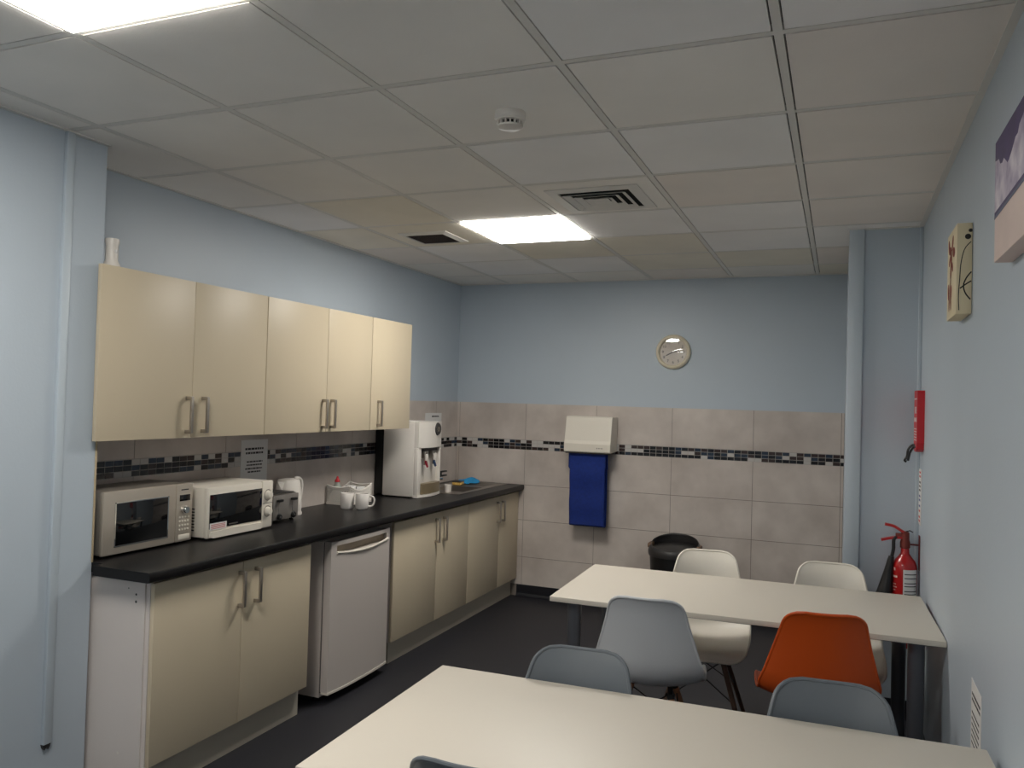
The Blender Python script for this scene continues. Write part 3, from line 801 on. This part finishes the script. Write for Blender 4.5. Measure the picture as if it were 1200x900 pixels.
# ------------------------------------------------------------------ roller towel cabinet and towel
YT = YB-.0082
r = thing('towel_dispenser', (-1.03, YT-.1, 1.208), 'cream roller towel cabinet fixed on the tiled far wall', 'towel dispenser')
sec = [(YT, 1.215), (YT-.195, 1.208), (YT-.207, 1.213), (YT-.209, 1.275), (YT-.197, 1.30), (YT-.165, 1.475), (YT-.15, 1.487), (YT, 1.487)]
b = MB().add([(x, y, z) for x in (-1.218, -.846) for y, z in sec], [(i, (i+1) % 8, 8+(i+1) % 8, 8+i) for i in range(8)]+[tuple(range(8)), tuple(range(8, 16))])
o = b.build('cover', m_cwhite, r)
md = o.modifiers.new('soft_edges', 'BEVEL'); md.width = .006; md.segments = 3; md.limit_method = 'ANGLE'
q = MB().box(-.955, -.947, YT-.2098, YT-.2088, 1.240, 1.250)
for k, w_ in enumerate((.008, .006, .008, .005)): q.box(-.942+.011*k, -.942+.011*k+w_, YT-.2098, YT-.2088, 1.241, 1.249)
q.build('badge', m_steel, r)
MB().box(-1.21, -.854, YT-.19, YT-.02, 1.199, 1.214).build('towel_slot', m_dark, r)
tw = MB(); pts = []
nz = 30
front = [(YT-.165+.004*math.sin(k*.5)+.02*(k/nz), 1.199-(1.199-.655)*k/nz) for k in range(nz+1)]
loop = [(YT-.118-.027*math.cos(a*PI/8)*1.0, .655-.022*math.sin(a*PI/8)) for a in range(1, 8)]
back = [(YT-.09, .655+(1.199-.655)*k/nz) for k in range(nz+1)]
path = front+loop+back
nxs = 14; vs = []
for (i, (y, z)) in enumerate(path):
    for j in range(nxs+1):
        u = j/nxs
        wob = .0025*math.sin(u*9+z*6)
        wd = .297 if z > 1.075 else .283
        x = -1.19+(.297-wd)/2*1.6+u*wd
        vs.append((x, y+wob, z))
fs = [(i*(nxs+1)+j, i*(nxs+1)+j+1, (i+1)*(nxs+1)+j+1, (i+1)*(nxs+1)+j) for i in range(len(path)-1) for j in range(nxs)]
tw.add(vs, fs, 0, True)
o = tw.build('roller_towel', m_blue); md = o.modifiers.new('thickness', 'SOLIDIFY'); md.thickness = .003; md.offset = 0
tag(o, 'dark blue roller towel hanging in a loop from the cream cabinet', 'towel')

# ------------------------------------------------------------------ wall clock
cx, cz = -.424, 2.0
r = thing('wall_clock', (cx, YB, cz), 'round cream wall clock on the blue far wall', 'clock')
MB().lathe([(0, 0), (.132, 0), (.134, -.012), (.130, -.026), (.122, -.034), (.112, -.036), (.105, -.030), (.103, -.018), (.103, -.010), (0, -.010)], (cx, YB, cz), 'y', 64).build('rim', m_clockr, r)
fc = MB().lathe([(.1028, -.0102), (.1028, -.0125), (0, -.0125)], (cx, YB, cz), 'y', 48).build('dial', m_clockf, r)
nm = MB()
for h in range(1, 13):
    a = h*PI/6
    nm.text(str(h), .029, Matrix.Translation((cx+.080*math.sin(a), YB-.0127, cz+.080*math.cos(a))) @ Matrix.Rotation(PI/2, 4, 'X'), depth=.0003)
nm.build('numerals', m_ink, fc)
def hand(name, ang, L, back, w_, y):
    a = math.radians(ang); d_ = Vector((math.sin(a), 0, math.cos(a))); p_ = Vector((d_.z, 0, -d_.x))
    c0 = Vector((cx, y, cz))
    pts_ = [c0-d_*back-p_*w_*.6, c0-d_*back+p_*w_*.6, c0+d_*L*.8+p_*w_, c0+d_*L, c0+d_*L*.8-p_*w_]
    vs_ = [tuple(q_) for q_ in pts_]+[(q_.x, q_.y-.0009, q_.z) for q_ in pts_]
    MB().add(vs_, [(0, 1, 2, 3, 4), (9, 8, 7, 6, 5)]+[(i, (i+1) % 5, 5+(i+1) % 5, 5+i) for i in range(5)]).build(name, m_black, r)
hand('minute_hand', 242, .066, .03, .0036, YB-.0175)
hand('hour_hand', 81, .05, .012, .004, YB-.0155)
MB().lathe([(0, -.021), (.005, -.021), (.005, -.0125)], (cx, YB, cz), 'y', 16).build('centre_pin', m_black, r)
MB().lathe([(0, -.030), (.05, -.0285), (.104, -.024), (.104, -.0225), (.05, -.027), (0, -.0285)], (cx, YB, cz), 'y', 48).build('glass', m_glass, r)

# ------------------------------------------------------------------ bin
bxc, byc = -.335, 3.80
r = thing('waste_bin', (bxc, byc, 0), 'tall black plastic bin against the tiled far wall, behind a white chair', 'bin')
MB().lathe([(0, 0), (.145, 0), (.15, .01), (.182, .50), (.182, .51), (.176, .51), (.145, .02), (0, .02)], (bxc, byc, 0), seg=40).build('body', m_black, r)
MB().lathe([(.176, .492), (.189, .492), (.193, .505), (.193, .53), (.188, .54), (.176, .54)], (bxc, byc, 0), seg=40).build('rim', m_dark, r)
hd = MB(); vs = []; ns, nr = 48, 6
for i in range(ns):
    a = 2*PI*i/ns
    h_ = .016+.076*(.5+.5*math.sin(a))**1.3
    for k in range(nr+1):
        q_ = k/nr; rr = .188-.018*q_**2
        vs.append((bxc+rr*math.cos(a), byc+rr*math.sin(a), .538+h_*q_))
fs = [(i*(nr+1)+k, ((i+1) % ns)*(nr+1)+k, ((i+1) % ns)*(nr+1)+k+1, i*(nr+1)+k+1) for i in range(ns) for k in range(nr)]
hd.add(vs, fs, 0, True)
o = hd.build('lid_hood', m_dark, r); md = o.modifiers.new('thickness', 'SOLIDIFY'); md.thickness = .004
fl = MB(); 
fl.lathe([(0, .012), (.12, .006), (.158, 0), (.158, -.004), (0, .004)], (0, 0, 0), seg=36, mtx=Matrix.Translation((bxc, byc, .552)) @ Matrix.Rotation(math.radians(7), 4, 'X'))
fl.build('lid_flap', m_black, r)
for s_ in (-1, 1):
    MB().box(bxc+s_*.176-.016, bxc+s_*.176+.016, byc-.05, byc+.05, .541, .575, .006).build('bag_clip', m_tan, r)

# ------------------------------------------------------------------ fire blanket, extinguisher and its sign
r = thing('fire_blanket', (XR-.02, 2.38, 1.39), 'red fire blanket pouch with black pull tapes on the blue wall above the extinguisher', 'fire blanket')
p = [(2.292, 1.44), (2.31, 1.405), (2.345, 1.393), (2.42, 1.393), (2.455, 1.405), (2.472, 1.44), (2.472, 1.70), (2.292, 1.70)]
o = MB().prism(p, 'x', XR-.034, XR-.001).build('pouch', m_redp, r)
md = o.modifiers.new('soft_edges', 'BEVEL'); md.width = .006; md.segments = 2; md.limit_method = 'ANGLE'
RX = Matrix.Rotation(PI/2, 4, 'Z') @ Matrix.Rotation(PI/2, 4, 'X')
RL = Matrix(((0, 0, -1, 0), (-1, 0, 0, 0), (0, 1, 0, 0), (0, 0, 0, 1)))    # text reading on a wall that faces -X
q = MB().text('FIRE', .05, Matrix.Translation((XR-.0342, 2.382, 1.60)) @ RL).text('BLANKET', .033, Matrix.Translation((XR-.0342, 2.382, 1.552)) @ RL)
for k in range(5): q.box(XR-.0346, XR-.0341, 2.315, 2.45, 1.505-.014*k, 1.510-.014*k)
q.box(XR-.0346, XR-.0341, 2.315, 2.45, 1.655, 1.662)
q.build('printing', m_paper, r)
MB().tube(catmull([(XR-.022, 2.40, 1.396), (XR-.028, 2.40, 1.42), (1.112, 2.41, 1.424), (1.093, 2.412, 1.40), (1.088, 2.412, 1.365), (1.077, 2.412, 1.345), (1.086, 2.412, 1.338)], 24), .0062, 6).build('pull_tape', m_black, r)
MB().tube(catmull([(XR-.022, 2.36, 1.396), (XR-.03, 2.36, 1.415), (1.115, 2.375, 1.415), (1.10, 2.38, 1.39), (1.093, 2.38, 1.36), (1.09, 2.38, 1.345)], 20), .0062, 6).build('pull_tape', m_black, r)

s_ = MB().box(XR-.004, XR-.0002, 2.385, 2.505, 1.02, 1.30, .001, mi=0)
for (z, c_) in ((1.285, 1), (1.265, 1), (1.235, 2), (1.215, 2), (1.195, 2), (1.165, 3), (1.145, 3), (1.115, 3), (1.09, 1), (1.06, 1), (1.04, 1)):
    s_.box(XR-.0046, XR-.0039, 2.41, 2.475, z-.005, z+.005, mi=c_)
tag(s_.build('safety_sign', [m_paper, m_redink, m_ink, mat('blue_ink', (50, 62, 130), .6)]), 'narrow white safety sign with coloured print in the corner above the extinguisher', 'sign')

ex, ey, ez = 1.088, 2.43, .40
r = thing('fire_extinguisher', (ex, ey, ez), 'red fire extinguisher with a black horn, hung in the corner behind the far table', 'fire extinguisher')
MB().lathe([(0, 0), (.05, 0), (.057, .012), (.0585, .03), (.0585, .385), (.056, .41), (.047, .435), (.03, .456), (.021, .47), (.019, .50), (0, .50)], (ex, ey, ez), seg=40).build('cylinder', m_red, r)
lb = MB(); n = 12; vs = []
for i in range(n+1):
    a = math.radians(-100+75*i/n)
    for z in (.235, .395): vs.append((ex+.0589*math.cos(a), ey+.0589*math.sin(a), ez+z))
lb.add(vs, [(2*i, 2*i+2, 2*i+3, 2*i+1) for i in range(n)], 0, True)
for z in (.255, .27, .285, .31, .325, .35, .37):
    v2 = []
    for i in range(n+1):
        a = math.radians(-94+63*i/n)
        for zz in (z, z+.0045): v2.append((ex+.0592*math.cos(a), ey+.0592*math.sin(a), ez+zz))
    lb.add(v2, [(2*i, 2*i+2, 2*i+3, 2*i+1) for i in range(n)], 1, True)
lb.build('instruction_label', [m_paper, m_ink], r)
lb = MB()
for (z, a0, a1, h) in ((.385, -150, -140, .014), (.35, -155, -128, .010), (.315, -155, -135, .005), (.30, -155, -130, .005), (.285, -155, -138, .005), (.26, -155, -125, .006), (.245, -155, -130, .006)):
    v2 = []
    for i in range(7):
        a = math.radians(a0+(a1-a0)*i/6)
        for zz in (z, z+h): v2.append((ex+.0589*math.cos(a), ey+.0589*math.sin(a), ez+zz))
    lb.add(v2, [(2*i, 2*i+2, 2*i+3, 2*i+1) for i in range(6)], 0, True)
lb.build('printing', mat('faded_white_print', (225, 190, 180), .6), r)
MB().lathe([(.019, .495), (.024, .50), (.024, .525), (.02, .54), (.02, .575), (.012, .582), (0, .582)], (ex, ey, ez), seg=20).box(ex-.045, ex+.01, ey-.012, ey+.012, ez+.545, ez+.57, .003).build('valve', mat('valve_brass', (120, 52, 44), .4, metal=.4), r)
def lever(name, pts, th, w_):
    b_ = MB(); pts = [Vector(q_) for q_ in catmull(pts, 14)]; vs_ = []
    for i, q_ in enumerate(pts):
        d_ = (pts[min(i+1, 14)]-pts[max(i-1, 0)]).normalized(); up = Vector((0, 1, 0)).cross(d_).normalized()
        for sy in (-1, 1):
            for su in (-1, 1): vs_.append(q_+Vector((0, sy*w_, 0))+up*su*th)
    fs_ = []
    for i in range(14):
        a, c = i*4, i*4+4
        fs_ += [(a, a+1, c+1, c), (a+2, c+2, c+3, a+3), (a, c, c+2, a+2), (a+1, a+3, c+3, c+1)]
    fs_ += [(0, 2, 3, 1), (56, 57, 59, 58)]
    b_.add(vs_, fs_, 0, True)
    return b_.build(name, m_red, r)
lever('upper_lever', [(ex+.012, ey, ez+.565), (ex-.02, ey, ez+.585), (ex-.055, ey, ez+.605), (ex-.095, ey, ez+.612)], .0065, .013)
lever('carry_handle', [(ex+.012, ey, ez+.548), (ex-.03, ey, ez+.548), (ex-.07, ey, ez+.542), (ex-.112, ey, ez+.53)], .006, .014)
MB().tube([(ex+.004, ey-.01, ez+.582), (ex+.02, ey-.01, ez+.588), (ex+.035, ey-.01, ez+.58)], .003, 6).build('safety_pin', m_black, r)
MB().tube(catmull([(ex-.03, ey-.004, ez+.55), (ex-.052, ey-.01, ez+.54), (ex-.054, ey-.012, ez+.49), (ex-.062, ey-.014, ez+.445)], 18), .0085, 10).build('hose', m_black, r)
MB().lathe([(.0, .0), (.013, .0), (.016, -.02), (.022, -.08), (.037, -.19), (.041, -.20), (.037, -.198), (.02, -.09), (0, -.03)], (0, 0, 0), seg=24,
           mtx=Matrix.Translation((ex-.063, ey-.014, ez+.452)) @ Matrix.Rotation(math.radians(9), 4, 'Y')).build('horn', m_black, r)
MB().box(XR-.006, XR-.0005, ey-.02, ey+.02, ez+.39, ez+.565, .001).box(ex+.0, XR-.003, ey-.006, ey+.006, ez+.513, ez+.521, .001).build('wall_bracket', mat('bracket_dark_red', (96, 30, 30), .5), r)

# ------------------------------------------------------------------ canvases on the right wall
r = thing('canvas_print', (XR-.02, .98, 1.915), 'small cream canvas with russet flowers and dark curling stems', 'picture')
CX0 = XR-.046
cy0, cy1, cz0, cz1 = .80, 1.04, 1.915, 2.212
MB().box(CX0, XR-.001, cy0, cy1, cz0, cz1, .002).build('stretched_canvas', m_canvas_cream, r)
fl = MB()
def petal(y, z, ly, lz, rot, mi=0, seg=14):
    a = math.radians(rot); vs_ = [(CX0-.0006, y, z)]
    for i in range(seg):
        t_ = 2*PI*i/seg; u, v = ly*math.cos(t_), lz*math.sin(t_)
        vs_.append((CX0-.0006, y+u*math.cos(a)-v*math.sin(a), z+u*math.sin(a)+v*math.cos(a)))
    fl.add(vs_, [(0, 1+i, 1+(i+1) % seg) for i in range(seg)], mi)
for (y, z, ly, lz, rt) in ((.99, 2.165, .03, .018, 60), (.95, 2.145, .034, .016, 20), (.90, 2.165, .03, .016, -50), (.87, 2.13, .035, .017, 10), (.93, 2.115, .03, .018, 80),
                           (.97, 2.115, .026, .013, -30), (.90, 2.085, .024, .013, 40), (.94, 2.075, .016, .03, 10), (.945, 2.03, .009, .05, 4), (.99, 2.01, .022, .03, -20), (.93, 1.995, .018, .034, 20), (.975, 1.97, .012, .03, 0), (.93, 1.965, .012, .025, -10)):
    petal(y, z, ly, lz, rt)
fl.build('painted_flowers', m_dred, r)
cv = MB()
def cstroke(pts, w_):
    pts = catmull(pts, 18); P_ = [Vector((x, cy0-.0005, z)) for x, z in pts]; vs_ = []
    for i, q_ in enumerate(P_):
        d_ = (P_[min(i+1, 18)]-P_[max(i-1, 0)]).normalized(); nrm = Vector((-d_.z, 0, d_.x))
        vs_ += [q_+nrm*w_, q_-nrm*w_]
    cv.add(vs_, [(2*i, 2*i+1, 2*i+3, 2*i+2) for i in range(18)])
xr, zt = XR-.003, cz1
cstroke([(xr-.002, zt-.062), (xr-.02, zt-.085), (xr-.03, zt-.13), (xr-.033, zt-.18), (xr-.036, zt-.24), (xr-.034, zt-.285)], .0014)
cstroke([(xr, zt-.16), (xr-.014, zt-.18), (xr-.022, zt-.205), (xr-.016, zt-.23), (xr-.002, zt-.25)], .0021)
cstroke([(xr, zt-.19), (xr-.012, zt-.198), (xr-.024, zt-.207), (xr-.032, zt-.214)], .0021)
cv.lathe([(0, -.0006), (.009, -.0006), (.009, 0)], (xr-.011, cy0, zt-.045), 'y', 14)
cv.lathe([(0, -.0006), (.006, -.0006), (.006, 0)], (xr-.004, cy0, zt-.025), 'y', 12)
cv.build('painted_stems', m_olive, r)

r = thing('canvas_print', (XR-.02, -.38, 1.968), 'long canvas of violet cliffs over pale sand, cut off by the picture edge', 'picture')
BX, b0, b1_, bz0, bz1 = XR-.041, -.90, .13, 1.968, 2.268
MB().box(BX, XR-.001, b0, b1_, bz0, bz1, .0015).build('stretched_canvas', m_sand, r)
im = MB()
xq = BX-.0005
def q2(poly_, mi): im.add([(xq-.0002*mi, y, z) for y, z in poly_], [tuple(range(len(poly_)))], mi)
q2([(b0, 2.095), (b1_, 2.075), (b1_, 2.267), (b0, 2.267)], 0)
rnd = random.Random(3)
cl_ = [(b1_-.002, 2.09)]; y = b1_-.002
top = []
while y > b0+.03:
    top.append((y, 2.168+.075*abs(math.sin(y*5.2+.2))+rnd.uniform(-.008, .01))); y -= rnd.uniform(.015, .032)
q2([(b1_-.002, 2.092)]+top+[(b0+.002, 2.112)], 1)
q2([(b0, 2.095), (b1_, 2.075), (b1_, 2.083), (b0, 2.103)], 2)
im.build('printed_picture', [m_purple, m_lav, m_greyblue], r)

# ------------------------------------------------------------------ sensor box on top of the first cupboard
r = thing('alarm_sensor', (-1.985, .242, 2.0842), 'small white rounded plastic box standing on the wall cupboard beside the near wall', 'sensor')
MB().lathe([(0, 0), (.034, 0), (.036, .004), (.03, .016), (.024, .03), (.024, .088), (.028, .108), (.026, .118), (0, .122)], (-1.985, .242, 2.0842), seg=28).build('housing', m_white, r)
MB().lathe([(0, .006), (.006, .005), (.008, 0)], (-1.962, .242, 2.15), 'x', 14).build('lens', m_paper, r)

# ------------------------------------------------------------------ ceiling fittings
def light_panel(i, j, label):
    x0, y0 = i*.6, j*.6
    r = thing('ceiling_light', (x0+.3, y0+.3, CEIL-.003), label, 'ceiling light', 'square LED ceiling panels')
    b = MB()
    e, w_ = .018, .012
    X0, X1, Y0_, Y1_ = x0+e, x0+.6-e, y0+e, y0+.6-e
    for (a, c, d_, f_) in ((X0, X1, Y0_, Y0_+w_), (X0, X1, Y1_-w_, Y1_), (X0, X0+w_, Y0_+w_, Y1_-w_), (X1-w_, X1, Y0_+w_, Y1_-w_)):
        b.box(a-.005, c+.005, d_-.005, f_+.005, CEIL+.0036, CEIL+.014)
    b.build('frame', m_white, r)
    MB().box(X0, X1, Y0_, Y1_, CEIL-.010, CEIL+.0035).build('diffuser', m_light, r)  # box lowered below the tiles so its glowing sides brighten the ceiling
light_panel(-2, -2, 'square lit ceiling panel cut off at the top corner of the picture')
light_panel(-2, -8, 'added unseen fill-light panel behind the camera, third along the same row')  # out of view, added to fill the near end with light
light_panel(-2, 3, 'square lit ceiling panel over the kitchen, beside the four-way vent')

r = thing('ceiling_vent', (-.30, 1.53, CEIL-.012), 'square four-way ceiling air diffuser beside the lit panel', 'vent')
vx, vy = -.30, 1.525
def ring(b, o_, i_, zo, zi, th=.002):
    vo = [(vx-o_, vy-o_), (vx+o_, vy-o_), (vx+o_, vy+o_), (vx-o_, vy+o_)]; vi = [(vx-i_, vy-i_), (vx+i_, vy-i_), (vx+i_, vy+i_), (vx-i_, vy+i_)]
    vs_ = [(x, y, zo) for x, y in vo]+[(x, y, zi) for x, y in vi]+[(x, y, zo+th) for x, y in vo]+[(x, y, zi+th) for x, y in vi]
    fs_ = []
    for k in range(4):
        l_ = (k+1) % 4
        fs_ += [(k, l_, 4+l_, 4+k), (8+k, 12+k, 12+l_, 8+l_), (k, 8+k, 8+l_, l_), (4+k, 4+l_, 12+l_, 12+k)]
    b.add(vs_, fs_)
MB().box(vx-.168, vx+.168, vy-.168, vy+.168, CEIL-.0045, CEIL-.002).build('throat_shade_plate', m_plenum, r)  # flat black plate under the tile stands for the duct's shade
b = MB(); ring(b, .218, .168, CEIL-.006, CEIL-.010, .004); b.build('frame', m_tbar, r)
for k in range(3):
    o_ = .150-.042*k
    b = MB(); ring(b, o_, o_-.026, CEIL-.018, CEIL-.0065, .0018); b.build('louvre', m_tbar, r)
MB().box(vx-.04, vx+.04, vy-.04, vy+.04, CEIL-.014, CEIL-.012).build('centre_plate', m_tbar, r)

r = thing('ceiling_vent', (-1.525, 2.145, CEIL-.01), 'small square dark-grilled ceiling vent near the kitchen wall', 'vent')
b = MB(); vx, vy = -1.525, 2.145
ring(b, .158, .125, CEIL-.005, CEIL-.014, .004); b.build('frame', m_tbar, r)
MB().box(vx-.126, vx+.126, vy-.126, vy+.126, CEIL-.0045, CEIL-.002).build('throat_shade_plate', m_plenum, r)  # shade behind the grille painted as a black plate
b = MB(); m_grl = mat('brown_grille', (70, 58, 54), .6)
for k in range(13):
    b.box(vx-.124+.0205*k, vx-.124+.0205*k+.003, vy-.125, vy+.125, CEIL-.010, CEIL-.0045)
    b.box(vx-.125, vx+.125, vy-.124+.0205*k, vy-.124+.0205*k+.003, CEIL-.010, CEIL-.0045)
b.build('grille', m_grl, r)

sx, sy = -.285, .33
r = thing('smoke_detector', (sx, sy, CEIL-.055), 'round white smoke detector on the ceiling tile', 'smoke detector')
Z = CEIL-.0004
MB().lathe([(0, Z), (.052, Z), (.053, Z-.006), (.053, Z-.02), (.050, Z-.024), (0, Z-.024)], (sx, sy, 0), seg=40).build('mounting_base', m_white, r)
MB().lathe([(.049, Z-.024), (.049, Z-.030), (.043, Z-.032), (.036, Z-.032), (0, Z-.032)], (sx, sy, 0), seg=40).build('body', m_white, r)
MB().lathe([(.034, Z-.031), (.034, Z-.045)], (sx, sy, 0), seg=30).build('sensing_chamber', m_black, r)
b = MB()
for k in range(16):
    a = 2*PI*k/16
    b.box(-.0022, .0022, .034, .044, Z-.046, Z-.031, mtx=Matrix.Translation((sx, sy, 0)) @ Matrix.Rotation(a, 4, 'Z'))
b.build('cage_ribs', m_white, r)
MB().lathe([(.044, Z-.045), (.042, Z-.050), (.02, Z-.056), (0, Z-.057)], (sx, sy, 0), seg=36).lathe([(0, Z-.0445), (.044, Z-.045)], (sx, sy, 0), seg=36).build('cap', m_white, r)
